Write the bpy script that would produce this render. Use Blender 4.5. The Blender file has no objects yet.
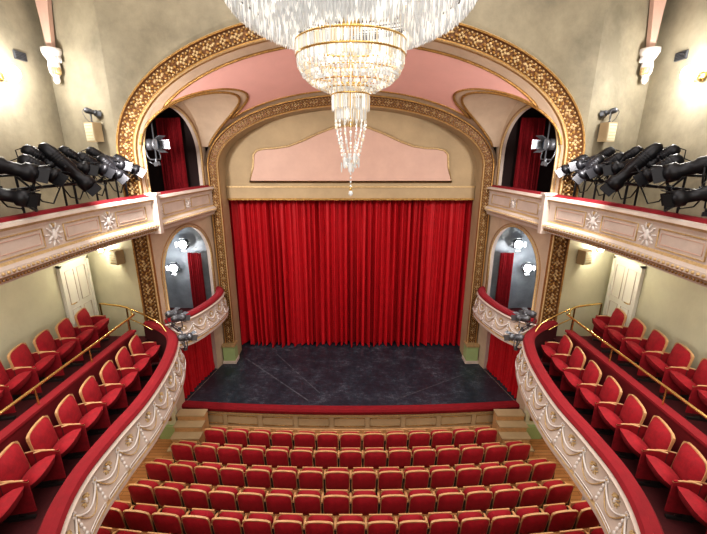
import bpy, math, random
from mathutils import Vector, Matrix, noise
from mathutils.geometry import tessellate_polygon
random.seed(7)
PI=math.pi
scene=bpy.context.scene
FLOOR=-7.4

# ------------------------------------------------------------ materials
def mat(name,col,rough=.5,metal=0,var=None,bump=None,sheen=0,emis=0,col2=None,trans=0,coat=0,emcol=None):
    m=bpy.data.materials.new(name); m.use_nodes=True
    nt=m.node_tree; b=nt.nodes['Principled BSDF']
    b.inputs['Base Color'].default_value=(*col,1)
    b.inputs['Roughness'].default_value=rough
    b.inputs['Metallic'].default_value=metal
    if sheen:
        b.inputs['Sheen Weight'].default_value=sheen
        b.inputs['Sheen Tint'].default_value=(1,.15,.15,1)
    if trans: b.inputs['Transmission Weight'].default_value=trans
    if coat: b.inputs['Coat Weight'].default_value=coat
    if emis:
        b.inputs['Emission Color'].default_value=(*(emcol or col),1)
        b.inputs['Emission Strength'].default_value=emis
    tc=nt.nodes.new('ShaderNodeTexCoord')
    if var:
        n=nt.nodes.new('ShaderNodeTexNoise'); n.inputs['Scale'].default_value=var[0]; n.inputs['Detail'].default_value=6
        n.inputs['Roughness'].default_value=.65
        nt.links.new(tc.outputs['Object'],n.inputs['Vector'])
        r=nt.nodes.new('ShaderNodeValToRGB'); r.color_ramp.elements[0].position=.32; r.color_ramp.elements[1].position=.68
        c2=col2 or tuple(c*(1-var[1]) for c in col)
        r.color_ramp.elements[0].color=(*c2,1); r.color_ramp.elements[1].color=(*col,1)
        nt.links.new(n.outputs['Fac'],r.inputs['Fac']); nt.links.new(r.outputs['Color'],b.inputs['Base Color'])
    if bump:
        n=nt.nodes.new('ShaderNodeTexNoise'); n.inputs['Scale'].default_value=bump[0]; n.inputs['Detail'].default_value=4
        nt.links.new(tc.outputs['Object'],n.inputs['Vector'])
        bm=nt.nodes.new('ShaderNodeBump'); bm.inputs['Strength'].default_value=bump[1]; bm.inputs['Distance'].default_value=.03
        nt.links.new(n.outputs['Fac'],bm.inputs['Height']); nt.links.new(bm.outputs['Normal'],b.inputs['Normal'])
    return m

M_PLAST=mat('plaster_olive',(.35,.305,.22),.8,var=(.75,.5),bump=(12,.15))
M_PLAST2=mat('plaster_pale',(.62,.60,.44),.8,var=(.8,.18),bump=(12,.1))
M_BEIGE=mat('plaster_beige',(.44,.33,.20),.7,var=(1.2,.2))
M_CREAM=mat('cream_stucco',(.56,.47,.42),.55,var=(3,.16))
M_CREAMB=mat('cream_vault',(.50,.38,.28),.6,var=(2,.18))
M_PINK=mat('pink_panel',(.74,.42,.38),.6,var=(1.5,.08))
M_PINKP=mat('pale_pink_panel',(.58,.38,.31),.6,var=(2,.1))
M_GOLD=mat('gilding',(.50,.28,.09),.38,.6,var=(25,.6),bump=(40,.6))
M_GOLDL=mat('pale_gilding',(.62,.44,.23),.4,.3,var=(25,.35),bump=(40,.3))
M_GOLDBG=mat('gilt_ground',(.24,.11,.045),.5,.3,var=(30,.6))
M_WHITE=mat('white_stucco',(.68,.64,.63),.5)
M_RED=mat('red_velvet',(.36,.004,.018),.75,sheen=.06,var=(14,.3),bump=(60,.1))
M_REDS=mat('red_seat_plush',(.30,.003,.013),.85,sheen=.03,var=(14,.35),bump=(60,.1))
M_REDC=mat('red_curtain_velvet',(.48,.003,.012),.6,sheen=.05,var=(5,.2))
M_REDD=mat('dark_red_carpet',(.07,.004,.007),.9,var=(20,.3))
M_REDR=mat('red_rail_velvet',(.22,.002,.010),.9,var=(6,.2))
M_REDP=mat('red_partition_velvet',(.15,.002,.006),.9,var=(6,.2))
M_WOOD=mat('light_seat_wood',(.54,.31,.15),.4,var=(9,.25))
M_DARK=mat('black_metal',(.016,.016,.02),.4,.5)
M_GREY=mat('grey_metal',(.12,.125,.14),.4,.6)
M_IRON=mat('seat_iron',(.05,.04,.04),.5,.5)
M_LENS=mat('lens_glass',(.1,.12,.16),.08,.2,coat=1)
M_BRASS=mat('brass',(.70,.48,.18),.25,.9)
M_DOOR=mat('door_paint',(.75,.73,.66),.45)
M_GREEN=mat('green_plinth',(.33,.42,.20),.6)
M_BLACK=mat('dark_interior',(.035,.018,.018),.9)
M_BOXW=mat('box_wall_grey',(.30,.33,.36),.35,var=(2,.4))
M_CRYS=mat('crystal',(.80,.83,.86),.12,0,trans=.25,emis=.04,emcol=(1,.98,.95))  # faint emission stands in for bulb light caught by the crystals
M_CRYS2=mat('crystal_glow_bright',(.95,.94,.92),.1,0,emis=.26,emcol=(1,.97,.92))  # lit copy of the crystal: stronger glow put into the material
M_CRYSW=mat('crystal_glow_warm',(.85,.76,.62),.1,.2,emis=.08,emcol=(1,.85,.6))  # warm glow put into the material, imitating bulb light
M_BULB=mat('bulb_glow',(1,.97,.9),.3,emis=60)
M_BULBW=mat('bulb_soft',(1,.85,.6),.3,emis=4)
M_CEIL=mat('ceiling_paint',(.7,.62,.5),.8,var=(1,.1))

def stage_mat():
    m=mat('stage_floor_vinyl',(.075,.085,.11),.28)
    nt=m.node_tree; b=nt.nodes['Principled BSDF']
    tc=nt.nodes.new('ShaderNodeTexCoord')
    n=nt.nodes.new('ShaderNodeTexNoise'); n.inputs['Scale'].default_value=1.6; n.inputs['Detail'].default_value=15; n.inputs['Roughness'].default_value=.9
    mp=nt.nodes.new('ShaderNodeMapping'); mp.inputs['Rotation'].default_value=(0,0,.5); mp.inputs['Scale'].default_value=(1,6,1)
    n2=nt.nodes.new('ShaderNodeTexNoise'); n2.inputs['Scale'].default_value=5; n2.inputs['Detail'].default_value=12; n2.inputs['Roughness'].default_value=.9
    nt.links.new(tc.outputs['Object'],n.inputs['Vector']); nt.links.new(tc.outputs['Object'],mp.inputs['Vector']); nt.links.new(mp.outputs['Vector'],n2.inputs['Vector'])
    mul=nt.nodes.new('ShaderNodeMath'); mul.operation='MULTIPLY'
    nt.links.new(n.outputs['Fac'],mul.inputs[0]); nt.links.new(n2.outputs['Fac'],mul.inputs[1])
    r=nt.nodes.new('ShaderNodeValToRGB'); e=r.color_ramp.elements
    e[0].position=.15; e[0].color=(.006,.010,.016,1); e[1].position=.40; e[1].color=(.20,.24,.29,1)
    x=e.new(.27); x.color=(.024,.034,.048,1)
    nt.links.new(mul.outputs[0],r.inputs['Fac']); nt.links.new(r.outputs['Color'],b.inputs['Base Color'])
    return m
M_STAGE=stage_mat()
M_SCUFF=mat('stage_scuff',(.13,.145,.17),.5,var=(8,.7))
def parquet():
    m=mat('wood_floor',(.45,.2,.08),.35)
    nt=m.node_tree; b=nt.nodes['Principled BSDF']
    tc=nt.nodes.new('ShaderNodeTexCoord')
    br=nt.nodes.new('ShaderNodeTexBrick'); br.inputs['Scale'].default_value=1.5
    br.inputs['Color1'].default_value=(.56,.28,.12,1); br.inputs['Color2'].default_value=(.44,.20,.08,1); br.inputs['Mortar'].default_value=(.1,.05,.02,1)
    br.inputs['Mortar Size'].default_value=.006; br.inputs['Brick Width'].default_value=1.2; br.inputs['Row Height'].default_value=.15
    nt.links.new(tc.outputs['Object'],br.inputs['Vector']); nt.links.new(br.outputs['Color'],b.inputs['Base Color'])
    return m
M_FLOOR=parquet()

# ------------------------------------------------------------ mesh builder
class MB:
    def __init__(s): s.v=[];s.f=[];s.m=[];s.sm=[];s.mats=[]
    def mi(s,m):
        if m not in s.mats: s.mats.append(m)
        return s.mats.index(m)
    def add(s,vs,fs,m,smooth=False,M=None):
        o=len(s.v); k=s.mi(m)
        for p in vs:
            p=Vector(p)
            if M is not None: p=M@p
            s.v.append(p)
        for f in fs:
            s.f.append([o+i for i in f]); s.m.append(k); s.sm.append(smooth)
    def box(s,c,d,m,M=None):
        x,y,z=[a/2 for a in d]; cx,cy,cz=c
        vs=[(cx+a*x,cy+b*y,cz+e*z) for a in(-1,1) for b in(-1,1) for e in(-1,1)]
        s.add(vs,[(0,1,3,2),(4,6,7,5),(0,4,5,1),(2,3,7,6),(0,2,6,4),(1,5,7,3)],m,M=M)
    def quad(s,a,b,c,d,m): s.add([a,b,c,d],[(0,1,2,3)],m)
    def cyl(s,p0,p1,r0,r1,m,n=12,smooth=True,M=None):
        p0=Vector(p0);p1=Vector(p1);q=(p1-p0).to_track_quat('Z','Y')
        vs=[];
        for p,r in((p0,r0),(p1,r1)):
            for i in range(n):
                a=2*PI*i/n; vs.append(p+q@Vector((r*math.cos(a),r*math.sin(a),0)))
        s.add(vs,[(i,(i+1)%n,n+(i+1)%n,n+i) for i in range(n)],m,smooth,M)
        s.add(vs,[tuple(range(n))[::-1],tuple(range(n,2*n))],m,False,M)
    def tube(s,pts,r,m,n=6,M=None,closed=False):
        pts=[Vector(p) for p in pts]; N=len(pts); vs=[]
        up=None
        for i,p in enumerate(pts):
            if closed: t=pts[(i+1)%N]-pts[i-1]
            else: t=pts[min(i+1,N-1)]-pts[max(i-1,0)]
            t.normalize()
            if up is None:
                up=Vector((0,0,1)) if abs(t.z)<.9 else Vector((1,0,0))
            a=t.cross(up)
            if a.length<1e-4: a=t.orthogonal()
            a.normalize(); b=a.cross(t).normalized(); up=b
            for k in range(n):
                an=2*PI*k/n; vs.append(p+a*math.cos(an)*r+b*math.sin(an)*r)
        fs=[]
        for i in range(N if closed else N-1):
            j=(i+1)%N
            for k in range(n): fs.append((i*n+k,i*n+(k+1)%n,j*n+(k+1)%n,j*n+k))
        if not closed: fs+= [tuple(range(n)),tuple(range((N-1)*n,N*n))]
        s.add(vs,fs,m,True,M)
    def lathe(s,prof,c,m,n=24,M=None,smooth=True):
        vs=[];c=Vector(c)
        for r,z in prof:
            for i in range(n):
                a=2*PI*i/n; vs.append(c+Vector((r*math.cos(a),r*math.sin(a),z)))
        fs=[]
        for j in range(len(prof)-1):
            for i in range(n): fs.append((j*n+i,j*n+(i+1)%n,(j+1)*n+(i+1)%n,(j+1)*n+i))
        s.add(vs,fs,m,smooth,M)
    def ell(s,c,r,m,nu=8,nv=5,M=None):
        vs=[(0,0,-1)];
        for j in range(1,nv):
            ph=-PI/2+PI*j/nv
            for i in range(nu):
                a=2*PI*i/nu; vs.append((math.cos(ph)*math.cos(a),math.cos(ph)*math.sin(a),math.sin(ph)))
        vs.append((0,0,1)); L=len(vs)-1
        fs=[(0,1+(i+1)%nu,1+i) for i in range(nu)]
        for j in range(nv-2):
            for i in range(nu):
                a=1+j*nu; fs.append((a+i,a+(i+1)%nu,a+nu+(i+1)%nu,a+nu+i))
        a=1+(nv-2)*nu
        fs+=[(a+i,a+(i+1)%nu,L) for i in range(nu)]
        T=Matrix.Translation(Vector(c))@(M if M is not None else Matrix.Identity(4))@Matrix.Diagonal((r[0],r[1],r[2],1))
        s.add(vs,fs,m,True,T)
    def obj(s,name,side=-1,parent=None,loc=None):
        vs=[(p.x,p.y,p.z) for p in s.v]; fs=s.f
        if side==1:
            vs=[(-x,y,z) for x,y,z in vs]; fs=[f[::-1] for f in fs]
        me=bpy.data.meshes.new(name); me.from_pydata(vs,[],[tuple(f) for f in fs])
        for m in s.mats: me.materials.append(m)
        me.polygons.foreach_set('material_index',s.m); me.polygons.foreach_set('use_smooth',s.sm)
        me.update()
        o=bpy.data.objects.new(name,me); scene.collection.objects.link(o)
        if parent: o.parent=parent
        if loc: o.location=loc
        return o

def catmull(P,n=8):
    out=[];P=[Vector(p) for p in P]
    for i in range(len(P)-1):
        p0=P[max(i-1,0)];p1=P[i];p2=P[i+1];p3=P[min(i+2,len(P)-1)]
        for k in range(n):
            t=k/n
            out.append(.5*((2*p1)+(p2-p0)*t+(2*p0-5*p1+4*p2-p3)*t*t+(3*p1-p0-3*p2+p3)*t**3))
    out.append(P[-1]); return out
class Path:
    def __init__(s,pts):
        s.p=[Vector((p[0],p[1])) for p in pts]; s.L=[0]
        for i in range(1,len(s.p)): s.L.append(s.L[-1]+(s.p[i]-s.p[i-1]).length)
        s.len=s.L[-1]; N=len(s.p); s.n=[]
        for i in range(N):
            t=(s.p[min(i+1,N-1)]-s.p[max(i-1,0)]).normalized(); s.n.append(Vector((-t.y,t.x)))
    def at(s,d):
        d=max(0,min(s.len,d)); i=0
        while i<len(s.L)-2 and s.L[i+1]<d: i+=1
        f=(d-s.L[i])/max(1e-6,s.L[i+1]-s.L[i])
        return s.p[i].lerp(s.p[i+1],f), s.n[i].lerp(s.n[i+1],f).normalized()
    def pos(s,d,off,z):
        p,n=s.at(d); q=p+n*off; return Vector((q.x,q.y,z))
def sweep(mb,path,prof,mats,smooth=True):
    k=len(prof); n=len(path.p)
    for j in range(k-1):
        vs=[]
        for i in range(n):
            for o,z in(prof[j],prof[j+1]):
                q=path.p[i]+path.n[i]*o; vs.append((q.x,q.y,z))
        mb.add(vs,[(2*i,2*i+1,2*i+3,2*i+2) for i in range(n-1)],mats[j] if isinstance(mats,list) else mats,smooth)
    for i in (0,n-1):
        vs=[];
        for o,z in prof:
            q=path.p[i]+path.n[i]*o; vs.append((q.x,q.y,z))
        mb.add(vs,[tuple(range(k))],M_CREAM)

def archxz(a,s,b,zb,n=48,nl=6):
    pts=[(-a,zb+(s-zb)*i/nl) for i in range(nl)]
    for i in range(n+1):
        th=PI-PI*i/n; pts.append((a*math.cos(th),s+b*math.sin(th)))
    pts+=[(a,s-(s-zb)*(i+1)/nl) for i in range(nl)]
    return pts
def arch_band(name,a,s,b,zb,y,w,orn):
    mb=MB(); P=Path(archxz(a,s,b,zb))
    prof=[(0,0),(0,-.09),(.02,-.12),(.05,-.11),(.065,-.06),(w-.065,-.06),(w-.05,-.11),(w-.02,-.12),(w,-.09),(w,0)]
    n=len(P.p)
    for j in range(len(prof)-1):
        vs=[]
        for i in range(n):
            for o,d in(prof[j],prof[j+1]):
                q=P.p[i]+P.n[i]*o; vs.append((q.x,y+d,q.y))
        m=M_GOLDBG if 3<=j<=5 else (M_GOLDL if j in(1,7) else M_GOLD)
        mb.add(vs,[(2*i,2*i+1,2*i+3,2*i+2) for i in range(n-1)],m,False)
    d=.06; k=0; st=orn
    iw=w-.13
    while d<P.len-.05:
        p,nn=P.at(d); c=p+nn*(w/2); ang=math.atan2(-nn.x,nn.y)
        def leaf(du,dn,rot,ra,rb,m):
            t=Vector((nn.y,-nn.x)); q=c+t*du+nn*dn
            mb.ell((q.x,y-.07,q.y),(ra,.035,rb),m,6,4,Matrix.Rotation(-(ang+rot)+0,4,'Y'))
        mg=M_GOLDL if k%2 else M_GOLD
        if k%3==0:
            for q in range(4):
                an=q*2*PI/4; leaf(iw*.15*math.cos(an),iw*.15*math.sin(an),0,iw*.11,iw*.11,M_GOLDL)
        else:
            leaf(0,iw*.05*(1 if k%2 else -1),.5 if k%2 else -.5,st*.5,iw*.10,mg)
        leaf(st*.3,iw*.28,.8,st*.4,iw*.09,M_GOLD); leaf(st*.3,-iw*.28,-.8,st*.4,iw*.09,M_GOLD)
        leaf(-st*.2,iw*.40,-.6,st*.28,iw*.07,M_GOLDL); leaf(-st*.2,-iw*.40,.6,st*.28,iw*.07,M_GOLDL)
        d+=st;k+=1
    return mb.obj(name)

# ------------------------------------------------------------ arches parameters
YO,AO,SO,BO=8.8,4.72,0.0,2.4
YI,AI,SI,BI=11.5,4.2,-.35,1.95
WXI=3.86
def vault(t,th):
    a=AO+(AI-AO)*t; s_=SO+(SI-SO)*t; b=BO+(BI-BO)*t; y=YO+(YI-YO)*t
    return (a*math.cos(th),y,s_+b*math.sin(th))
LYC,LR,LZ=10.1,1.24,.22
def th0(t):
    y=YO+(YI-YO)*t; d=LR*LR-(y-LYC)**2
    if d<=0: return 0
    z=LZ+math.sqrt(d); s_=SO+(SI-SO)*t; b=BO+(BI-BO)*t
    return math.asin(min(.99,(z-s_)/b))
def wallx(y): return -(AO+(AI-AO)*(y-YO)/(YI-YO))

mb=MB(); TOP=4.6
n=64; vs=[]
for i in range(n+1):
    th=PI-PI*i/n; x=AO*math.cos(th); vs+=[(x,YO,SO+BO*math.sin(th)),(x,YO,TOP)]
mb.add(vs,[(2*i,2*i+2,2*i+3,2*i+1) for i in range(n)],M_PLAST)
for s in(-1,1):
    mb.quad((s*AO,YO,FLOOR),(s*5.14,YO,FLOOR),(s*5.14,YO,TOP),(s*AO,YO,TOP),M_PLAST)
    mb.quad((s*5.14,YO,FLOOR),(s*6.8,9.5,FLOOR),(s*6.8,9.5,-1.7),(s*5.14,YO,-1.7),M_PLAST2)
    mb.quad((s*5.14,YO,-1.7),(s*6.8,9.5,-1.7),(s*6.8,9.5,TOP),(s*5.14,YO,TOP),M_PLAST)
mb.obj('wall_front')
for s,nm in((-1,'left'),(1,'right')):
    mb=MB()
    mb.quad((-6.8,9.5,FLOOR),(-6.8,-2.5,FLOOR),(-6.8,-2.5,-1.7),(-6.8,9.5,-1.7),M_PLAST2)
    mb.quad((-6.8,9.5,-1.7),(-6.8,-2.5,-1.7),(-6.8,-2.5,TOP),(-6.8,9.5,TOP),M_PLAST)
    mb.obj('wall_'+nm,s)
mb=MB(); mb.quad((-6.8,-2.5,FLOOR),(6.8,-2.5,FLOOR),(6.8,-2.5,TOP),(-6.8,-2.5,TOP),M_PLAST2); mb.obj('wall_back')
mb=MB(); mb.box((0,3.5,TOP+.05),(13.8,12.2,.1),M_CEIL); mb.obj('ceiling')
mb=MB(); mb.box((0,3.6,FLOOR-.05),(13.7,12.3,.1),M_FLOOR); mb.obj('floor')

arch_band('outer_arch_ornament',AO,SO,BO,FLOOR,YO,.42,.10)
arch_band('proscenium_arch_frame',WXI,SI,BI-.3,-6.6,YI,.32,.085)

# vault between arches
mb=MB(); NT,NA=60,60; vs=[]
for i in range(NT+1):
    t=i/NT; a0=th0(t)
    for k in range(NA+1): vs.append(vault(t,a0+(PI-2*a0)*k/NA))
mb.add(vs,[(i*(NA+1)+k,i*(NA+1)+k+1,(i+1)*(NA+1)+k+1,(i+1)*(NA+1)+k) for i in range(NT) for k in range(NA)],M_CREAMB,True)
vs=[];bl=[];ts=[.10+.77*i/40 for i in range(41)]
for t in ts:
    a0=max(th0(t)+.06,.38)
    for k in range(NA+1):
        p=Vector(vault(t,a0+(PI-2*a0)*k/NA)); p.x*=.996; p.z-=.02; vs.append(p)
mb.add(vs,[(i*(NA+1)+k,i*(NA+1)+k+1,(i+1)*(NA+1)+k+1,(i+1)*(NA+1)+k) for i in range(40) for k in range(NA)],M_PINK,True)
row=lambda i:[vs[i*(NA+1)+k] for k in range(NA+1)]
loop=row(0)+[vs[i*(NA+1)+NA] for i in range(1,40)]+row(40)[::-1]+[vs[i*(NA+1)] for i in range(39,0,-1)]
mb.tube(loop,.03,M_GOLD,6,closed=True)
for s in(-1,1):
    A=[];B=[]
    for i in range(41):
        an=PI*i/40; y=LYC-LR*math.cos(an)*.999; z=LZ+LR*math.sin(an)
        t=(y-YO)/(YI-YO); q=vault(t,th0(t)); 
        A.append((s*abs(q[0]),y,z)); B.append((s*abs(wallx(y)),y,z))
    vv=[];
    for a,b in zip(A,B): vv+=[a,b]
    mb.add(vv,[(2*i,2*i+1,2*i+3,2*i+2) for i in range(40)],M_CREAMB,True)
    mb.tube(A,.035,M_GOLD,6)
mb.obj('ceiling_vault')

def hole_arch(sc,r,zs,zb,n=20):
    return [(sc-r,zb)]+[(sc-r*math.cos(PI*i/n),zs+r*math.sin(PI*i/n)) for i in range(n+1)]+[(sc+r,zb)]
LW=math.hypot(AI-AO,YI-YO)
def W(sx,z,off=0):
    f=sx/LW; dx,dy=(AO-AI)/LW,(YI-YO)/LW
    return Vector((-AO+(AO-AI)*f+dy*off, YO+(YI-YO)*f-dx*off, z))
for s,nm in((-1,'left'),(1,'right')):
    mb=MB()
    outer=[(0,FLOOR),(LW,FLOOR),(LW,1.62),(0,1.62)]
    holes=[hole_arch(1.33,1.14,0.02,-1.2),hole_arch(1.35,1.10,-2.95,-4.6),[(.38,-6.66),(.38,-4.95),(2.15,-4.95),(2.15,-6.66)]]
    polys=[[Vector((a,b,0)) for a,b in outer]]+[[Vector((a,b,0)) for a,b in h] for h in holes]
    tri=tessellate_polygon(polys); flat=[p for q in polys for p in q]
    mb.add([W(p.x,p.y) for p in flat],[tuple(t) for t in tri],M_CREAMB)
    for h in holes:
        vv=[]
        for a,b in h: vv+=[W(a,b),W(a,b,-.12)]
        mb.add(vv,[(2*i,2*i+1,2*i+3,2*i+2) for i in range(len(h)-1)],M_CREAM,False)
    for h in holes[:2]:
        mb.tube([W(a,b,.01) for a,b in h],.028,M_GOLDL,6)
        mb.tube([W(1.34+(a-1.34)*1.07,b+ (.06 if b>-2.9 else 0),.0) for a,b in h],.014,M_GOLD,5)
    mb.obj('wall_splay_'+nm,s)
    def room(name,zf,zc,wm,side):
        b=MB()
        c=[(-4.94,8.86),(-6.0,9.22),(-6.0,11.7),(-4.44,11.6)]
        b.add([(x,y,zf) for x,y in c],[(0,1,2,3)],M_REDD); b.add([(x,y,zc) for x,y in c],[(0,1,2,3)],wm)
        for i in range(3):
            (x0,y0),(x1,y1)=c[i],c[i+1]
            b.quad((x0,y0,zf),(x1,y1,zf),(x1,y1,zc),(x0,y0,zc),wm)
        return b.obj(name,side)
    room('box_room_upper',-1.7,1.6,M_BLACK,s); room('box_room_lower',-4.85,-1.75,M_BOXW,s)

# reveal + tympanum
mb=MB(); y0,y1=YI,12.2
A=archxz(WXI,SI,BI-.3,-6.67); B=archxz(WXI+.03,SI,BI-.3,-6.67)
vv=[]
for a,b in zip(A,B): vv+=[(a[0],y0,a[1]),(b[0],y1,b[1])]
mb.add(vv,[(2*i,2*i+1,2*i+3,2*i+2) for i in range(len(A)-1)],M_BEIGE,True)
C=[(x,z) for x,z in archxz(WXI+.05,SI,BI-.28,-.95)]
mb.add([(x,12.18,z) for x,z in C],[tuple(range(len(C)))],M_BEIGE)
half=[(-3.15,-.80),(-3.02,-.35),(-2.98,.02),(-2.86,.14),(-2.62,.19),(-2.3,.2),(-1.9,.26),(-1.5,.4),(-1.0,.62),(-.5,.80),(0,.86)]
out=half+[(-x,z) for x,z in half[-2::-1]]
mb.add([(x,12.14,z) for x,z in out],[tuple(range(len(out)))],M_PINKP)
mb.tube([(x,12.13,z) for x,z in out],.035,M_GOLDL,6,closed=True)
mb.box((0,12.14,-1.13),(7.74,.14,.40),M_BEIGE)
mb.box((0,12.06,-.95),(7.74,.06,.05),M_GOLDL); mb.box((0,12.06,-1.33),(7.74,.06,.06),M_GOLD)
mb.obj('proscenium_tympanum')
for s in(-1,1):
    mb=MB(); mb.box((-4.02,11.40,-6.36),(.38,.34,.62),M_GREEN); mb.box((-4.02,11.40,-6.02),(.42,.38,.07),M_GOLDL)
    mb.box((-4.02,11.40,-6.61),(.44,.4,.1),M_CREAM)
    mb.obj('column_plinth',s)

# stage
mb=MB(); ZS=-6.67
N=40; xs=[-4.71+9.42*i/N for i in range(N+1)]; yf=lambda x:8.84+.24*(x/4.7)**2
vv=[]
for x in xs: vv+=[(x,yf(x),ZS),(x,9.1,ZS)]
mb.add(vv,[(2*i,2*i+2,2*i+3,2*i+1) for i in range(N)],M_STAGE)
mb.quad((-4.9,9.1,ZS),(4.9,9.1,ZS),(4.9,13.28,ZS),(-4.9,13.28,ZS),M_STAGE)
for a,b,w in(((-3.6,11.6),(-1.2,9.25),.018),((-2.6,11.9),(-.9,9.6),.012),((1.3,9.3),(3.6,10.6),.010)):
    a=Vector(a);b=Vector(b);t=(b-a).normalized();q=Vector((-t.y,t.x))*w
    mb.quad(*[(p.x,p.y,ZS+.003) for p in(a-q,b-q,b+q,a+q)],M_SCUFF)
vv=[]
for x in xs: vv+=[(x,yf(x),ZS),(x,yf(x),FLOOR)]
mb.add(vv,[(2*i,2*i+1,2*i+3,2*i+2) for i in range(N)],M_BEIGE)
P=Path([(x,yf(x)) for x in xs])
sweep(mb,P,[(.13,ZS+.0),(.13,ZS+.04),(-.05,ZS+.04),(-.08,ZS-.02),(-.05,ZS-.12),(0,ZS-.13)],M_REDR)
sweep(mb,P,[(0,ZS-.15),(-.04,ZS-.16),(-.04,ZS-.19),(0,ZS-.21)],M_GOLDL)
sweep(mb,P,[(0,FLOOR+.12),(-.04,FLOOR+.11),(-.04,FLOOR),(0,FLOOR)],M_WOOD)
for i in range(9):
    d0=.3+i*.99; d1=d0+.85
    mb.tube([P.pos(d0,-.01,ZS-.27),P.pos(d1,-.01,ZS-.27),P.pos(d1,-.01,FLOOR+.2),P.pos(d0,-.01,FLOOR+.2)],.012,M_GOLD,5,closed=True)
mb.obj('stage')
mb=MB(); mb.quad((-6,13.3,-7),(6,13.3,-7),(6,13.3,1),(-6,13.3,1),M_BLACK); mb.obj('wall_stage_rear')

def pleat(name,P0,P1,z0,z1,nf,amp,side=-1,m=M_REDC,seed=0,nz=14):
    mb=MB(); P0=Vector(P0);P1=Vector(P1); d=P1-P0; L=d.length; t=d.normalized(); nn=Vector((t.y,-t.x))
    nx=int(nf*14); vs=[]
    for j in range(nz+1):
        f=j/nz; z=z1+(z0-z1)*f
        for i in range(nx+1):
            u=i/nx; ph=2*PI*nf*u+2.2*noise.noise((u*nf*.35,seed,0))*2+.6*f*noise.noise((u*nf*.5,seed,f*1.5))*2
            am=amp*(.55+1.0*abs(noise.noise((u*nf*.6,seed+5,f*.6)))*2)*(.7+.5*f)
            sn=math.sin(ph); o=am*(abs(sn)**.7*(1 if sn>0 else -1))+.3*am*math.sin(2.3*ph+1+f)+amp*.9*noise.noise((u*nf*.22,seed+9,f*.3))
            q=P0+d*u+nn*o; vs.append((q.x,q.y,z+(.02*math.sin(ph*.5) if j==nz else 0)))
    mb.add(vs,[(j*(nx+1)+i,j*(nx+1)+i+1,(j+1)*(nx+1)+i+1,(j+1)*(nx+1)+i) for j in range(nz) for i in range(nx)],m,True)
    return mb.obj(name,side)
cu=pleat('stage_curtain',(-4.3,12.55),(4.3,12.55),ZS+.04,-1.2,42,.115)
for s in(-1,1):
    a=W(.36,0,-.1);b=W(2.17,0,-.1)
    pleat('doorway_curtain',(a.x,a.y),(b.x,b.y),-6.64,-4.93,12,.035,s,seed=3)
    pleat('box_drape',(-4.75,11.3),(-5.5,11.45),-1.65,1.0,8,.05,s,M_REDS,4)
    pleat('box_drape',(-4.62,11.35),(-5.05,11.42),-4.8,-2.9,6,.04,s,M_REDS,6)

# ------------------------------------------------------------ balconies
up=Path(catmull([(-4.50,8.62),(-4.62,8.0),(-4.74,7.2),(-4.80,6.2),(-4.80,5.1),(-4.78,3.8),(-4.7,2.2),(-4.5,.8)],8))
upb=Path(catmull([(-4.14,11.42),(-4.30,10.4),(-4.42,9.4),(-4.50,8.66)],6))
UPROF=[(-.16,-1.62),(-.16,-.92),(-.17,-.87),(-.11,-.84),(-.03,-.85),(.02,-.89),(.10,-.90),(.12,-.95),(.05,-1.0),(.03,-1.06),(.03,-1.42),(.06,-1.46),(.12,-1.5),(.13,-1.58),(.08,-1.62),(.04,-1.70),(-.16,-1.74)]
UM=[M_CREAM,M_REDR,M_REDR,M_REDR,M_REDR,M_CREAM,M_CREAM,M_GOLDL,M_CREAM,M_CREAM,M_GOLDL,M_CREAM,M_CREAM,M_GOLDL,M_CREAM,M_CREAM]
def rose(mb,path,d,off,z,r,m):
    p=path.pos(d,off,z); _,n2=path.at(d); R=Vector((n2.x,n2.y,0)).to_track_quat('Z','Y').to_matrix().to_4x4()
    for k in range(6):
        a=2*PI*k/6; q=R@Vector((math.cos(a)*r*.62,math.sin(a)*r*.62,0)); mb.ell(p+q,(r*.4,r*.4,r*.22),m,6,4,R)
    mb.ell(p,(r*.36,r*.36,r*.4),M_GOLDL,6,4,R)
def cartouche(mb,path,d,off,z,h,m,m2=None):
    p=path.pos(d,off,z); _,n2=path.at(d); R=Vector((n2.x,n2.y,0)).to_track_quat('Z','Y').to_matrix().to_4x4()
    mb.ell(p,(h*.16,h*.30,.03),m,8,5,R)
    for sx in(-1,1):
        for (a,b,r1,r2,rot) in((.22,.2,.2,.06,.8),(.26,-.12,.2,.06,-.6),(.12,-.38,.17,.05,-1.1),(.12,.42,.17,.05,1.2),(.42,.05,.18,.045,.1),(.36,.34,.10,.05,.5),(.36,-.30,.10,.05,-.5)):
            q=R@Vector((sx*a*h,b*h,0)); mb.ell(p+q,(r1*h,r2*h,.020),m2 or m,6,4,R@Matrix.Rotation(sx*rot,4,'Z'))
    q=R@Vector((0,h*.46,0)); mb.ell(p+q,(h*.08,h*.12,.03),M_GOLDL,6,4,R)
def frame(mb,path,d0,d1,off,z0,z1,r,m):
    n=8;pts=[path.pos(d0+(d1-d0)*i/n,off,z1) for i in range(n+1)]+[path.pos(d1-(d1-d0)*i/n,off,z0) for i in range(n+1)]
    mb.tube(pts,r,m,5,closed=True)
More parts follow.
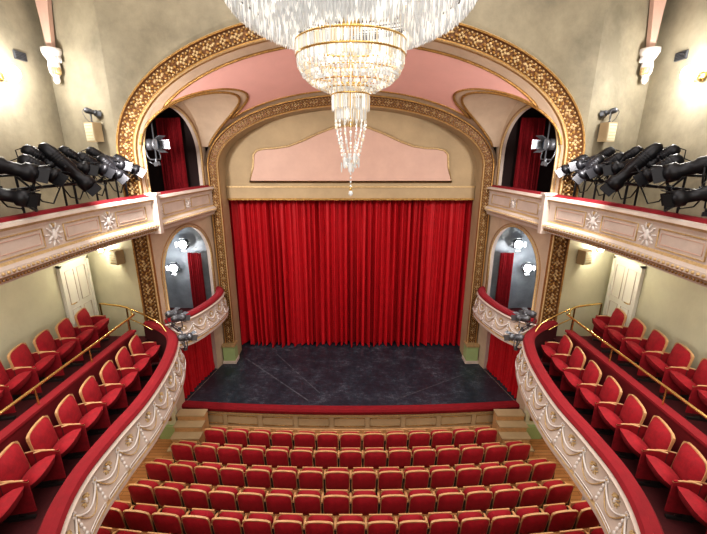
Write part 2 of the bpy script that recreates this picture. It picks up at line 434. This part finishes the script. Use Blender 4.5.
for s in(-1,1):
    mb=MB(); sweep(mb,up,UPROF,UM)
    d=.25
    while d<up.len-1.2:
        frame(mb,up,d,d+.86,.035,-1.38,-1.09,.013,M_GOLDL)
        frame(mb,up,d+.06,d+.80,.035,-1.32,-1.15,.008,M_PINKP)
        cartouche(mb,up,d+1.08,.04,-1.23,.34,M_WHITE,M_WHITE)
        d+=1.30
    d=.03
    while d<up.len: 
        mb.ell(up.pos(d,.125,-1.54),(.03,.03,.028),M_GOLDL,6,4); d+=.085
    d=.03
    while d<up.len:
        mb.ell(up.pos(d,.09,-1.64),(.02,.02,.02),M_GOLD,5,3); d+=.06
    for i in range(len(up.p)-1):
        a,b=up.p[i],up.p[i+1]
        mb.quad((a.x,a.y,-1.7),(b.x,b.y,-1.7),(-6.79,b.y,-1.7),(-6.79,a.y,-1.7),M_CREAM)
        mb.quad((a.x,a.y,-1.62),(b.x,b.y,-1.62),(-6.79,b.y,-1.62),(-6.79,a.y,-1.62),M_REDD)
    mb.obj('upper_balcony',s)
    mb=MB(); sweep(mb,upb,UPROF,UM)
    for i in range(2):
        d=.2+i*1.28; frame(mb,upb,d,d+.95,.035,-1.36,-1.10,.013,M_GOLDL)
        cartouche(mb,upb,d+1.12,.04,-1.23,.22,M_WHITE)
    d=.03
    while d<upb.len: mb.ell(upb.pos(d,.125,-1.54),(.03,.03,.028),M_GOLDL,6,4); d+=.085
    mb.box((-4.46,8.64,-1.28),(.24,.14,.90),M_CREAM); mb.box((-4.45,8.64,-.84),(.28,.2,.05),M_CREAM)
    mb.obj('theater_box_upper',s)
low=Path(catmull([(-5.05,8.72),(-4.55,8.42),(-4.08,7.95),(-3.80,7.25),(-3.62,6.4),(-3.53,5.5),(-3.55,4.7),(-3.52,3.95),(-3.32,3.25),(-2.9,2.5),(-2.2,1.9)],8))
lowb=Path(catmull([(-4.20,11.42),(-4.02,11.1),(-3.98,10.6),(-4.05,10.0),(-4.22,9.4),(-4.45,9.05),(-4.72,8.85)],6))
def lprof(o,t):
    P=[(-.14,t-.9),(-.14,t-.08),(-.16,t-.04),(-.12,t+.015),(-.02,t+.03),(.05,t+.01),(.08,t-.04),(.06,t-.08),(.10,t-.11),(.05,t-.16),(.04,t-.22),(.07,t-.38),(.12,t-.52),(.15,t-.64),(.12,t-.70),(.15,t-.73),(.15,t-.80),(.05,t-.86),(-.14,t-.90)]
    return P
LM=[M_REDD,M_REDR,M_REDR,M_REDR,M_REDR,M_REDR,M_REDR,M_CREAM,M_GOLDL,M_CREAM,M_CREAM,M_CREAM,M_CREAM,M_CREAM,M_GOLDL,M_CREAM,M_GOLDL,M_CREAM]
def lowdeco(mb,P,t,sp):
    d=.2
    off=lambda z:.055+max(0,min(1,(t-.22-z)/.42))*.115
    while d<P.len-.1:
        rose(mb,P,d,off(t-.26)-.01,t-.26,.05,M_WHITE)
        for k in range(4): mb.ell(P.pos(d,off(t-.36-.07*k)-.01,t-.36-.07*k),(.022,.022,.035),M_WHITE,6,4)
        if d+sp<P.len:
            n=10
            for dz,rr,mm in((.17,.014,M_WHITE),(.27,.009,M_GOLDL)):
                pts=[]
                for i in range(n+1):
                    u=i/n; z=t-.27-dz*4*u*(1-u); pts.append(P.pos(d+sp*u,off(z)-.003,z))
                mb.tube(pts,rr,mm,5)
            cartouche(mb,P,d+sp/2,off(t-.34)-.02,t-.32,.16,M_WHITE,M_GOLDL)
            frame(mb,P,d+.05,d+sp-.05,off(t-.62)+0,t-.655,t-.60,.008,M_WHITE)
        d+=sp
TL=-3.98
for s in(-1,1):
    mb=MB(); sweep(mb,low,lprof(0,TL),LM); lowdeco(mb,low,TL,.55)
    for i in range(len(low.p)-1):
        a,b=low.p[i],low.p[i+1]
        for z,m in((TL-.9,M_CREAM),(TL-.82,M_REDD)):
            mb.quad((a.x,a.y,z),(b.x,b.y,z),(-6.79,b.y,z),(-6.79,a.y,z),m)
    mb.box((-5.91,4.9,-4.6),(1.74,7.6,.44),M_REDD)
    mb.box((-4.98,5.2,-4.34),(.09,5.4,.95),M_REDP); mb.box((-4.98,5.2,-3.85),(.16,5.44,.045),M_REDR)
    mb.box((-5.12,5.2,-4.12),(.14,5.4,.30),M_REDP); 
    mb.obj('lower_balcony',s)
    mb=MB()
    pts=catmull([(-4.98,2.5,-3.52),(-4.98,5,-3.52),(-4.98,7.8,-3.52),(-5.05,8.1,-3.52),(-5.4,8.5,-3.52),(-6.2,8.75,-3.52)],6)
    mb.tube(pts,.024,M_BRASS,8)
    for y in(2.6,3.9,5.2,6.5,7.8): mb.cyl((-4.98,y,-3.84),(-4.98,y,-3.52),.014,.014,M_BRASS,8)
    mb.tube([(-6.2,8.75,-3.52),(-6.2,8.75,-4.38)],.02,M_BRASS,8); mb.tube([(-5.4,8.5,-3.52),(-5.4,8.5,-4.38)],.02,M_BRASS,8)
    mb.tube(catmull([(-5.4,8.5,-3.52),(-4.9,8.3,-3.62),(-4.5,8.2,-3.8),(-4.3,8.1,-4.0)],5),.018,M_BRASS,8)
    mb.tube(catmull([(-5.4,8.5,-3.8),(-5.0,8.3,-3.85),(-4.7,8.25,-4.0)],5),.014,M_BRASS,8)
    mb.obj('brass_handrail',s)
    mb=MB(); sweep(mb,lowb,lprof(0,-4.02),LM); lowdeco(mb,lowb,-4.02,.5)
    for i in range(len(lowb.p)-1):
        a,b=lowb.p[i],lowb.p[i+1]
        mb.quad((a.x,a.y,-4.9),(b.x,b.y,-4.9),(wallx(b.y)-.1,b.y,-4.9),(wallx(a.y)-.1,a.y,-4.9),M_CREAM)
        mb.quad((a.x,a.y,-4.8),(b.x,b.y,-4.8),(wallx(b.y)-.1,b.y,-4.8),(wallx(a.y)-.1,a.y,-4.8),M_REDD)
    mb.obj('theater_box_lower',s)
    for x,y in((-5.25,3.7),(-5.0,6.35)):
        mb=MB(); mb.lathe([(.13,FLOOR),(.13,FLOOR+.15),(.09,FLOOR+.2),(.075,FLOOR+.3),(.065,-5.3),(.08,-5.25),(.08,-5.2),(.14,-5.0),(.16,-4.95),(.16,-4.885)],(x,y,0),M_WHITE,20); mb.obj('support_column',s)
    mb=MB(); mb.box((-4.93,8.72,-6.1),(.44,.12,2.5),M_PLAST2); mb.box((-4.93,8.64,-6.0),(.22,.06,1.7),M_GOLD); mb.box((-4.93,8.68,-7.2),(.5,.2,.4),M_GREEN); mb.obj('stage_pier',s)
    mb=MB()
    for i in range(4):
        h=.18*(4-i)-.0; mb.box((-4.28,8.74-.22*i-.0,FLOOR+h/2),(.72,.24,h),M_WOOD); mb.box((-4.28,8.72-.22*i,FLOOR+h+.012),(.76,.28,.03),M_BEIGE)
    mb.obj('stage_steps',s)

# ------------------------------------------------------------ seats
def cushion(mb,w,h,t,M,m,n=8,e=4):
    for sg in(1,-1):
        vs=[]
        for j in range(n+1):
            for i in range(n+1):
                a=-1+2*i/n;b=-1+2*j/n
                k=max(abs(a),abs(b)); q=(abs(a)**e+abs(b)**e)**(1/e); f=k/q if q>0 else 1
                d=(1-min(1,k)**3.5)
                vs.append((a*f*w/2, sg*t/2*d, b*f*h/2))
        fs=[(j*(n+1)+i,j*(n+1)+i+1,(j+1)*(n+1)+i+1,(j+1)*(n+1)+i) for j in range(n) for i in range(n)]
        mb.add(vs,fs,m,True,M)
def seat_mesh(name,stalls):
    mb=MB(); T=Matrix.Translation; R=Matrix.Rotation
    mr=M_RED if stalls else M_REDS
    out=[(-.25,.30),(-.255,.5),(-.26,.80),(-.25,.84),(-.2,.87),(-.1,.885),(0,.89),(.1,.885),(.2,.87),(.25,.84),(.26,.80),(.255,.5),(.25,.30)]
    Mb=T((0,0,.3))@R(.14,4,'X')@T((0,0,-.3))
    k=len(out); vs=[(x,-.018,z) for x,z in out]+[(x,.018,z) for x,z in out]
    mb.add(vs,[tuple(range(k)),tuple(range(2*k-1,k-1,-1))]+[(i,(i+1)%k,k+(i+1)%k,k+i) for i in range(k)],M_WOOD,False,Mb)
    cushion(mb,.50,.54,.15,Mb@T((0,.018,.60)),mr,e=5)
    cushion(mb,.505,.55,.11,Mb@T((0,-.016,.590)),mr,e=6)
    if stalls:
        Ms=T((0,.15,.50))@R(-.12,4,'X'); cushion(mb,.48,.45,.18,Ms,mr)
        mb.box((0,0,0),(.44,.03,.40),M_WOOD,Ms@T((0,.05,0)))
    else:
        Ms=T((0,.21,.45))@R(-.95,4,'X'); cushion(mb,.50,.46,.20,Ms,mr)
    for sx in(-1,1):
        x=sx*.275
        mb.box((x,.02,.30),(.02,.10,.60),M_IRON); mb.box((x,.10,.02),(.04,.30,.04),M_IRON)
        if stalls:
            mb.box((x,.12,.50),(.018,.18,.2),M_IRON)
            mb.tube([(x,-.03,.64),(x,.08,.645),(x,.18,.64),(x,.23,.61)],.018,M_WOOD,6)
        else:
            mb.box((x,.13,.36),(.022,.30,.50),M_REDS)
            mb.tube([(x,-.03,.60),(x,.08,.62),(x,.20,.61),(x,.28,.58)],.013,M_WOOD,6)
    o=mb.obj(name); return o
s1=seat_mesh('theater_seat',True); s2=seat_mesh('balcony_seat',False)
used={'theater_seat':False,'balcony_seat':False}
def inst(src,name,loc,rz,sc=1):
    if not used[name]: used[name]=True; o=src
    else:
        o=bpy.data.objects.new(name,src.data); scene.collection.objects.link(o)
    o.location=loc; o.rotation_euler=(0,0,rz); o.scale=(sc,sc,sc); return o
rows=[(7.80,-7.38,13),(7.18,-7.33,15),(6.54,-7.28,16),(5.90,-7.22,16),(5.30,-7.16,17),(4.72,-7.1,17),(4.14,-7.04,17)]
mb=MB()
for y0,zf,n in rows[1:]:
    hw=4.84
    P=Path([(-hw+2*hw*i/30,y0-.22+.014*(-hw+2*hw*i/30)**2) for i in range(31)])
    vv=[]
    for p in P.p: vv+=[(p.x,p.y-.5,zf-.005),(p.x,p.y+.28,zf-.005),(p.x,p.y+.28,FLOOR-.02)]
    mb.add(vv,[(3*i,3*i+3,3*i+4,3*i+1) for i in range(30)]+[(3*i+1,3*i+4,3*i+5,3*i+2) for i in range(30)],M_FLOOR)
mb.obj('seating_riser')
for y0,zf,n in rows:
    for i in range(n):
        x=(i-(n-1)/2)*.565; y=y0+.014*x*x; rz=math.atan(.028*x)
        inst(s1,'theater_seat',(x,y,zf),rz)
for s in(-1,1):
    for i in range(10):
        y=2.6+.56*i; x=-4.66 if y<6.6 else -4.66-.08*(y-6.6)
        inst(s2,'balcony_seat',(x*(-s),y,-4.8),s*(PI/2-.22),1.04)
    for i in range(10):
        y=2.9+.58*i; inst(s2,'balcony_seat',(-6.15*(-s),y,-4.38),s*(PI/2-.25),1.08)

# ------------------------------------------------------------ spotlights
def spot_mesh(name,body,ln=.42,r=.10):
    mb=MB(); R=Matrix.Translation((0,0,.30))@Matrix.Rotation(-.28,4,'X')
    Q=R@Matrix.Rotation(-PI/2,4,'X')
    mb.lathe([(.02,-ln*.55),(r*.75,-ln*.5),(r,-ln*.35),(r,ln*.1),(r*.8,ln*.14),(r*.8,ln*.34),(r*1.12,ln*.38),(r*1.15,ln*.56),(r*1.02,ln*.56),(r*.9,ln*.42)],(0,0,0),body,16,Q)
    mb.lathe([(.001,ln*.40),(r*.92,ln*.40)],(0,0,0),M_LENS,16,Q)
    for k in range(4): mb.lathe([(r*1.0,-ln*.3+k*.035),(r*1.1,-ln*.29+k*.035),(r*1.0,-ln*.27+k*.035)],(0,0,0),body,16,Q)
    for k in range(4):
        a=k*PI/2; M=R@Matrix.Rotation(a,4,'Y')@Matrix.Translation((0,ln*.56+.05,r*1.18))@Matrix.Rotation(.45,4,'X')
        mb.box((0,0,0),(r*1.7,.13,.006),body,M)
    w=r+.045
    mb.tube([(w,0,.30),(w,0,.12),(w*.8,0,.07),(-w*.8,0,.07),(-w,0,.12),(-w,0,.30)],.012,body,6)
    mb.cyl((-w-.03,0,.30),(w+.03,0,.30),.018,.018,body,8)
    mb.cyl((0,0,0),(0,0,.08),.018,.018,body,8); mb.box((0,0,.0),(.06,.07,.06),body)
    mb.tube([(0,-ln*.5,.36),(0,-ln*.7,.28),(.03,-ln*.5,.1),(0,-.05,0)],.008,body,5)
    return mb.obj(name)
sp=spot_mesh('stage_spotlight',M_DARK); spl=spot_mesh('profile_spotlight',M_DARK,.75,.11); spg=spot_mesh('projector_lamp',M_GREY,.28,.08)
first=set()
def put(src,loc,rz,side,rx=0,sc=1):
    loc=(loc[0]*(-side),loc[1],loc[2]); rz=rz if side==-1 else -rz
    if src.name in first:
        o=bpy.data.objects.new(src.name,src.data); scene.collection.objects.link(o)
    else: first.add(src.name); o=src
    o.location=loc; o.rotation_euler=(rx,0,rz); o.scale=(sc,sc,sc); return o
for s in(-1,1):
    mb=MB()
    mb.tube([(-5.06,5.0,-.50),(-5.02,6.8,-.50),(-4.86,8.5,-.50)],.026,M_DARK,8)
    mb.tube([(-5.26,5.0,-.30),(-5.22,6.8,-.30),(-5.1,8.5,-.30)],.02,M_DARK,8)
    for y,x in((5.2,-5.06),(6.1,-5.04),(7.0,-5.0),(7.8,-4.94),(8.4,-4.87)):
        mb.cyl((x,y,-1.6),(x,y,-.5),.02,.02,M_DARK,8); mb.cyl((x-.2,y,-1.6),(x-.2,y,-.3),.018,.018,M_DARK,8)
        mb.cyl((x,y,-.5),(x-.2,y,-.3),.012,.012,M_DARK,6)
    for k in range(5):
        y=5.4+k*.65; mb.tube([(-5.0,y,-.5),(-4.99,y+.15,-.72),(-4.97,y+.35,-.78),(-4.97,y+.6,-.5)],.012,M_DARK,5)
    mb.obj('lighting_rail',s)
    ys=[5.55,6.15,6.65,7.05,7.4,7.75,8.08,8.42]
    for i,y in enumerate(ys):
        x=-5.05+.03*max(0,y-6.8)*2; put(spl if i in(0,2) else sp,(x,y,-.50+(.0 if i%2 else .04)),-.75-.12*(i%3),s,(-.05,-.35,-.6)[i%3],1.12)
    put(spl,(-5.0,5.35,-.80),-1.0,s)
    for i,y in enumerate((6.4,7.2,7.95)): put(sp,(-5.2,y,-.30),-.5-.3*i%1,s,-.4)
    # hanging spotlight in the upper box opening
    put(spg,(-4.50,9.15,-.20),-1.9,s,.3,1.5)
    mb=MB(); mb.tube([(-4.50,9.15,-.20),(-4.50,9.15,1.05)],.018,M_GREY,6); mb.obj('hanging_pipe',s)
    put(spg,(-4.02,8.12,-3.93),-.4,s); put(spg,(-3.86,7.98,-4.35),-.7,s); put(spg,(-4.25,8.3,-3.90),-.2,s)
    mb=MB(); mb.tube([(-3.86,7.98,-4.36),(-3.9,8.0,-3.92),(-4.3,8.32,-3.92)],.018,M_GREY,6); mb.obj('lamp_bracket',s)
    for z,h in((.48,.40),(-2.36,.34)):
        mb=MB(); R=Matrix.Translation((-5.66,8.88,z))@Matrix.Rotation(math.atan2(-.7,1.66),4,'Z')
        mb.box((0,0,0),(.28,.2,h),M_BEIGE,R); mb.box((0,-.105,0),(.24,.01,h-.05),M_PLAST2,R)
        mb.box((0,.1,0),(.08,.12,.08),M_DARK,R)
        for k in range(5): mb.box((0,-.113,-h*.35+k*h*.17),(.2,.006,.012),M_GOLDL,R)
        mb.obj('wall_speaker',s)
    put(spg,(-5.64,8.84,.68),-.9,s,0,.75)
    mb=MB(); y0,y1,z0,z1=8.46,9.30,-4.36,-2.52
    mb.box((-6.765,(y0+y1)/2,(z0+z1)/2),(.05,y1-y0,z1-z0),M_DOOR)
    for y in(y0-.04,y1+.04): mb.box((-6.755,y,(z0+z1)/2+.03),(.08,.07,z1-z0+.06),M_DOOR)
    mb.box((-6.755,(y0+y1)/2,z1+.04),(.08,y1-y0+.15,.07),M_DOOR)
    for yy in(y0+.22,y1-.22):
        for za,zb_ in((z0+.15,z0+.75),(z0+.9,z1-.12)):
            mb.tube([(-6.735,yy-.14,za),(-6.735,yy+.14,za),(-6.735,yy+.14,zb_),(-6.735,yy-.14,zb_)],.01,M_CREAM,5,closed=True)
    mb.tube([(-6.74,y0+.08,-3.45),(-6.68,y0+.08,-3.45),(-6.68,y0+.2,-3.45)],.012,M_BRASS,6)
    mb.obj('door_1' if s==-1 else 'door_2',s)
    mb=MB(); c=(-6.50,8.05,1.5)
    mb.lathe([(.0,-.02),(.09,-.02),(.09,.02),(0,.02)],(0,0,0),M_BRASS,16,Matrix.Translation((-6.76,8.05,1.45))@Matrix.Rotation(PI/2,4,'Y'))
    mb.tube([(-6.76,8.05,1.45),(-6.66,8.05,1.36),(-6.50,8.05,1.42)],.012,M_BRASS,6); mb.lathe([(.02,-.12),(.07,-.10),(.10,-.05)],c,M_BRASS,12)
    mb.ell(c,(.13,.13,.14),M_BULB,14,8); mb.obj('wall_lamp',s)
    mb=MB(); mb.tube([(-6.1,9.17,-2.25),(-6.1,9.05,-2.28)],.02,M_BRASS,6); mb.ell((-6.1,9.0,-2.22),(.05,.05,.06),M_BULB,10,6); mb.obj('wall_lamp',s)
    for p in((-5.55,11.40,-3.4),(-5.12,11.30,-2.62)):
        mb=MB(); mb.ell(p,(.12,.06,.12),M_BULB,12,6); mb.lathe([(.10,.0),(.16,.08),(.17,.12),(.02,.13)],(0,0,0),M_GREY,14,Matrix.Translation((p[0],p[1]-.0,p[2]))@Matrix.Rotation(-PI/2,4,'X'))
        for k in range(4):
            a=k*PI/2; mb.box((0,0,0),(.16,.10,.008),M_GREY,Matrix.Translation(p)@Matrix.Rotation(a,4,'Y')@Matrix.Translation((0,-.0,.19))@Matrix.Rotation(-.5,4,'X'))
        mb.tube([(p[0],p[1]+.1,p[2]),(p[0],p[1]+.22,p[2]+.05)],.015,M_GREY,5); mb.obj('box_lamp',s)
    mb=MB(); C=(-6.46,9.18)
    mb.lathe([(.03,1.50),(.07,1.56),(.06,1.64),(.11,1.72),(.12,1.85),(.10,1.95),(.16,2.05),(.19,2.12),(.19,2.2),(.0,2.2)],(C[0],C[1],0),M_WHITE,14)
    for k in range(5):
        a=-PI/2+.2+k*.35; mb.ell((C[0]+.15*math.cos(a),C[1]+.15*math.sin(a),1.98),(.04,.04,.07),M_WHITE,6,4); mb.ell((C[0]+.1*math.cos(a),C[1]+.1*math.sin(a),1.76),(.035,.035,.09),M_GOLDL,6,4)
    rib=[((-6.46,9.26),(.05,2.2)),((-6.44,9.26),(.11,2.9)),((-6.38,9.22),(.22,3.9)),((-6.3,9.1),(.34,4.6))]
    for i in range(3):
        (a,(w0,z0)),(b,(w1,z1))=rib[i],rib[i+1]
        vs=[]
        for (p,w,z) in((a,w0,z0),(b,w1,z1)):
            vs+=[(p[0]-w,p[1]+.0,z),(p[0]+w,p[1]+.0,z),(p[0]+w,p[1]-.12,z),(p[0]-w,p[1]-.12,z)]
        mb.add(vs,[(0,1,5,4),(1,2,6,5),(2,3,7,6),(3,0,4,7)],M_PINKP)
    mb.obj('wall_corbel',s)
    mb=MB(); mb.box((-6.78,8.7,1.95),(.03,.30,.16),M_GREY)
    for k in range(5): mb.box((-6.76,8.7,1.89+k*.03),(.03,.26,.008),M_DARK)
    mb.obj('air_vent',s)

# ------------------------------------------------------------ chandelier
CX,CY=0,4.5
root=bpy.data.objects.new('crystal_chandelier',None); scene.collection.objects.link(root); root.location=(CX,CY,1.0)
fr=MB()
def ring(mb,R,z,r,m,n=48): mb.tube([(R*math.cos(2*PI*i/n),R*math.sin(2*PI*i/n),z) for i in range(n)],r,m,6,closed=True)
def prism(mb,x,y,z,ln,w,a,m):
    vs=[]
    for (r,zz) in((.25,z),(1,z-ln*.12),(.9,z-ln*.8)):
        for k in range(4):
            an=a+k*PI/2; kk=w*r*(1 if k%2 else .5); vs.append((x+kk*math.cos(an),y+kk*math.sin(an),zz))
    vs.append((x,y,z-ln))
    fs=[(3,2,1,0)]
    for j in(0,4):
        for k in range(4): fs.append((j+k,j+(k+1)%4,j+4+(k+1)%4,j+4+k))
    fs+=[(8+k,8+(k+1)%4,12) for k in range(4)]
    mb.add(vs,fs,m)
cr=MB()
def fringe(R,z,ln,sp,w,jit=.0,mats=(M_CRYS,M_CRYS,M_CRYS2)):
    n=max(6,int(2*PI*R/sp))
    for i in range(n):
        a=2*PI*(i+random.random()*.2)/n; prism(cr,R*math.cos(a),R*math.sin(a),z-random.random()*jit,ln,w,a+random.random()*.8,random.choice(mats))
Z=-1.0
T1=[(1.28,1.50),(1.24,1.43),(1.19,1.37),(1.13,1.32),(1.06,1.28),(.99,1.245),(.92,1.215),(.85,1.19),(.78,1.165),(.71,1.14),(.64,1.12)]
for R,zb_ in T1:
    ring(fr,R,zb_+.20+Z,.007,M_GREY); fringe(R,zb_+.20+Z,.20,.034,.017,.02)
for R,zb_ in((1.31,1.72),(1.28,1.95),(1.1,2.2),(.8,2.45)):
    ring(fr,R,zb_+.3+Z,.014,M_BRASS); fringe(R,zb_+.3+Z,.32,.05,.02,.02)
ring(fr,1.30,1.80+Z,.035,M_BRASS)
WM=(M_CRYS,M_CRYS,M_CRYSW,M_CRYS2)
for z in(1.13,1.0): ring(fr,.575,z+Z,.011,M_BRASS)
fringe(.58,1.12+Z,.13,.030,.014,.0,WM); fringe(.565,1.00+Z,.10,.030,.014,.0,WM)
NS=72
for i in range(NS):
    a=2*PI*i/NS
    for j in range(14):
        u=j/13; R=.56*math.cos(u*1.2); z=.96-.30*math.sin(u*1.35)/math.sin(1.35)
        if (i%2 and u>.6): continue
        prism(cr,R*math.cos(a),R*math.sin(a),z+Z+.02,.038,.018,a+j,random.choice(WM))
for u in(.3,.6,.85): 
    ring(fr,.55*math.cos(u*1.2),.96-.30*math.sin(u*1.35)/math.sin(1.35)+Z,.006,M_BRASS,32)
for z in(.71,.63): ring(fr,.205,z+Z,.010,M_BRASS,32)
for R,z,l in((.21,.71,.08),(.205,.63,.17),(.17,.50,.14)): fringe(R,z+Z,l,.026,.012,.01,WM)
for i in range(16):
    a=2*PI*i/16
    for j in range(12):
        u=j/11; R=.17*(1-.62*u**1.6); z=.37-.42*u-.08*math.sin(i*2.1)*u
        prism(cr,R*math.cos(a),R*math.sin(a),z+Z,.032,.013,a+j,random.choice(WM))
for i in range(11):
    a=2*PI*i/11; R=.06+.05*(i%2); prism(cr,R*math.cos(a),R*math.sin(a),.02+Z-.05*(i%3),.12,.020,a,M_CRYS)
for k in range(6): cr.ell((0,0,-.12-.045*k+Z),(.011,.011,.016),M_CRYS,6,4)
cr.ell((0,0,-.43+Z),(.026,.026,.032),M_CRYS,10,6); cr.ell((0,0,-.38+Z),(.016,.016,.016),M_BRASS,8,5)
co=cr.obj('crystals'); co.parent=root
fr.cyl((0,0,.3+Z),(0,0,3.6+Z),.022,.022,M_BRASS,10)
fr.lathe([(.03,1.2),(.12,1.25),(.06,1.4),(.14,1.55),(.05,1.7),(.03,2.0)],(0,0,Z),M_BRASS,16)
for k in range(12):
    a=2*PI*k/12; c,s_=math.cos(a),math.sin(a)
    fr.tube([(.05*c,.05*s_,1.60+Z),(.5*c,.5*s_,1.58+Z),(.95*c,.95*s_,1.66+Z),(1.30*c,1.30*s_,1.8+Z)],.012,M_BRASS,6)
    fr.tube([(1.2*c,1.2*s_,2.2+Z),(.5*c,.5*s_,2.9+Z),(.03*c,.03*s_,3.4+Z)],.008,M_BRASS,5)
fr.lathe([(0,3.6),(.25,3.58),(.18,3.5),(.03,3.42)],(0,0,Z),M_BRASS,20)
fo=fr.obj('brass_frame'); fo.parent=root
bb=MB()
for k in range(18):
    a=2*PI*k/18; 
    for R,z in((1.0,1.70),(.65,1.60)): bb.ell((R*math.cos(a),R*math.sin(a),z+Z),(.035,.035,.05),M_BULBW,8,5)
for k in range(8):
    a=2*PI*k/8; bb.ell((.32*math.cos(a),.32*math.sin(a),1.02+Z),(.03,.03,.045),M_BULBW,8,5)
bo=bb.obj('bulbs'); bo.parent=root

# ------------------------------------------------------------ lights
def light(kind,name,loc,e,col=(1,.93,.82),size=1,sy=None,tgt=None,spot=None):
    l=bpy.data.lights.new(name,kind); l.energy=e; l.color=col
    if kind=='AREA':
        l.shape='RECTANGLE'; l.size=size; l.size_y=sy or size
    else: l.shadow_soft_size=size
    if spot: l.spot_size=spot; l.spot_blend=.6
    o=bpy.data.objects.new(name,l); scene.collection.objects.link(o); o.location=loc
    if tgt is not None: o.rotation_euler=(Vector(tgt)-Vector(loc)).to_track_quat('-Z','Y').to_euler()
    return o
NW=(1,.96,.91)
light('AREA','ceiling_fill_front',(0,6.6,4.4),245,NW,size=9,sy=3,tgt=(0,6.61,0))  # added fill for even light, no ceiling fixture behind it
light('AREA','ceiling_fill_rear',(0,1.2,4.4),340,NW,size=10,sy=5,tgt=(0,1.5,0))  # second added overhead fill, for the rear of the hall
light('AREA','auditorium_fill',(0,-1.8,1.5),300,NW,size=9,sy=4,tgt=(0,9,-3))  # added fill panel behind the camera, aimed at the stage
for s in(-1,1):
    light('AREA','stage_wash_light',(s*4.3,7.4,.3),(200 if s<0 else 125),(1,.95,.9),.5,.5,tgt=(-s*1.0,12.3,-4.0))
    light('POINT','wall_lamp_light',(s*6.25,8.0,1.5),115,(1,.97,.92),.10)
    light('AREA','gallery_fill',(s*5.7,5.0,-1.8),110,(1,.94,.84),1.4,6,tgt=(s*5.69,5.0,-5))  # added fill below the upper balcony to brighten the lower tier
    light('AREA','stalls_side_fill',(s*5.6,6.0,-5.0),50,(1,.9,.7),1.4,4,tgt=(s*5.59,6.0,-8))  # added fill to lift the dark stalls edges under the balcony
    light('POINT','gallery_lamp_light',(s*6.0,8.85,-2.25),20,(1,.9,.7),.08)
    light('POINT','box_lamp_light',(s*5.3,10.9,-2.9),32,(.95,.97,1),.08)
    light('POINT','upper_box_light',(s*5.0,10.0,.3),6,(1,.85,.8),.15)
light('POINT','chandelier_light',(0,4.5,2.3),26,(1,.94,.85),.5)

w=bpy.data.worlds.new('world'); scene.world=w; w.use_nodes=True
w.node_tree.nodes['Background'].inputs[0].default_value=(.8,.8,.85,1); w.node_tree.nodes['Background'].inputs[1].default_value=.15

# ------------------------------------------------------------ camera
cd=bpy.data.cameras.new('camera'); cam=bpy.data.objects.new('camera',cd); scene.collection.objects.link(cam)
cd.sensor_width=36; cd.lens=36*380/707; cd.shift_x=.004; cd.clip_start=.05
cam.location=(0,0,0); cam.rotation_euler=(math.radians(90-16.42),0,0); scene.camera=cam
for o in list(scene.objects):
    if o.parent is None: o.location.z+=-FLOOR
scene.view_settings.view_transform='Standard'
try: scene.view_settings.look='Medium High Contrast'
except Exception:
    pass
scene.view_settings.exposure=0.15
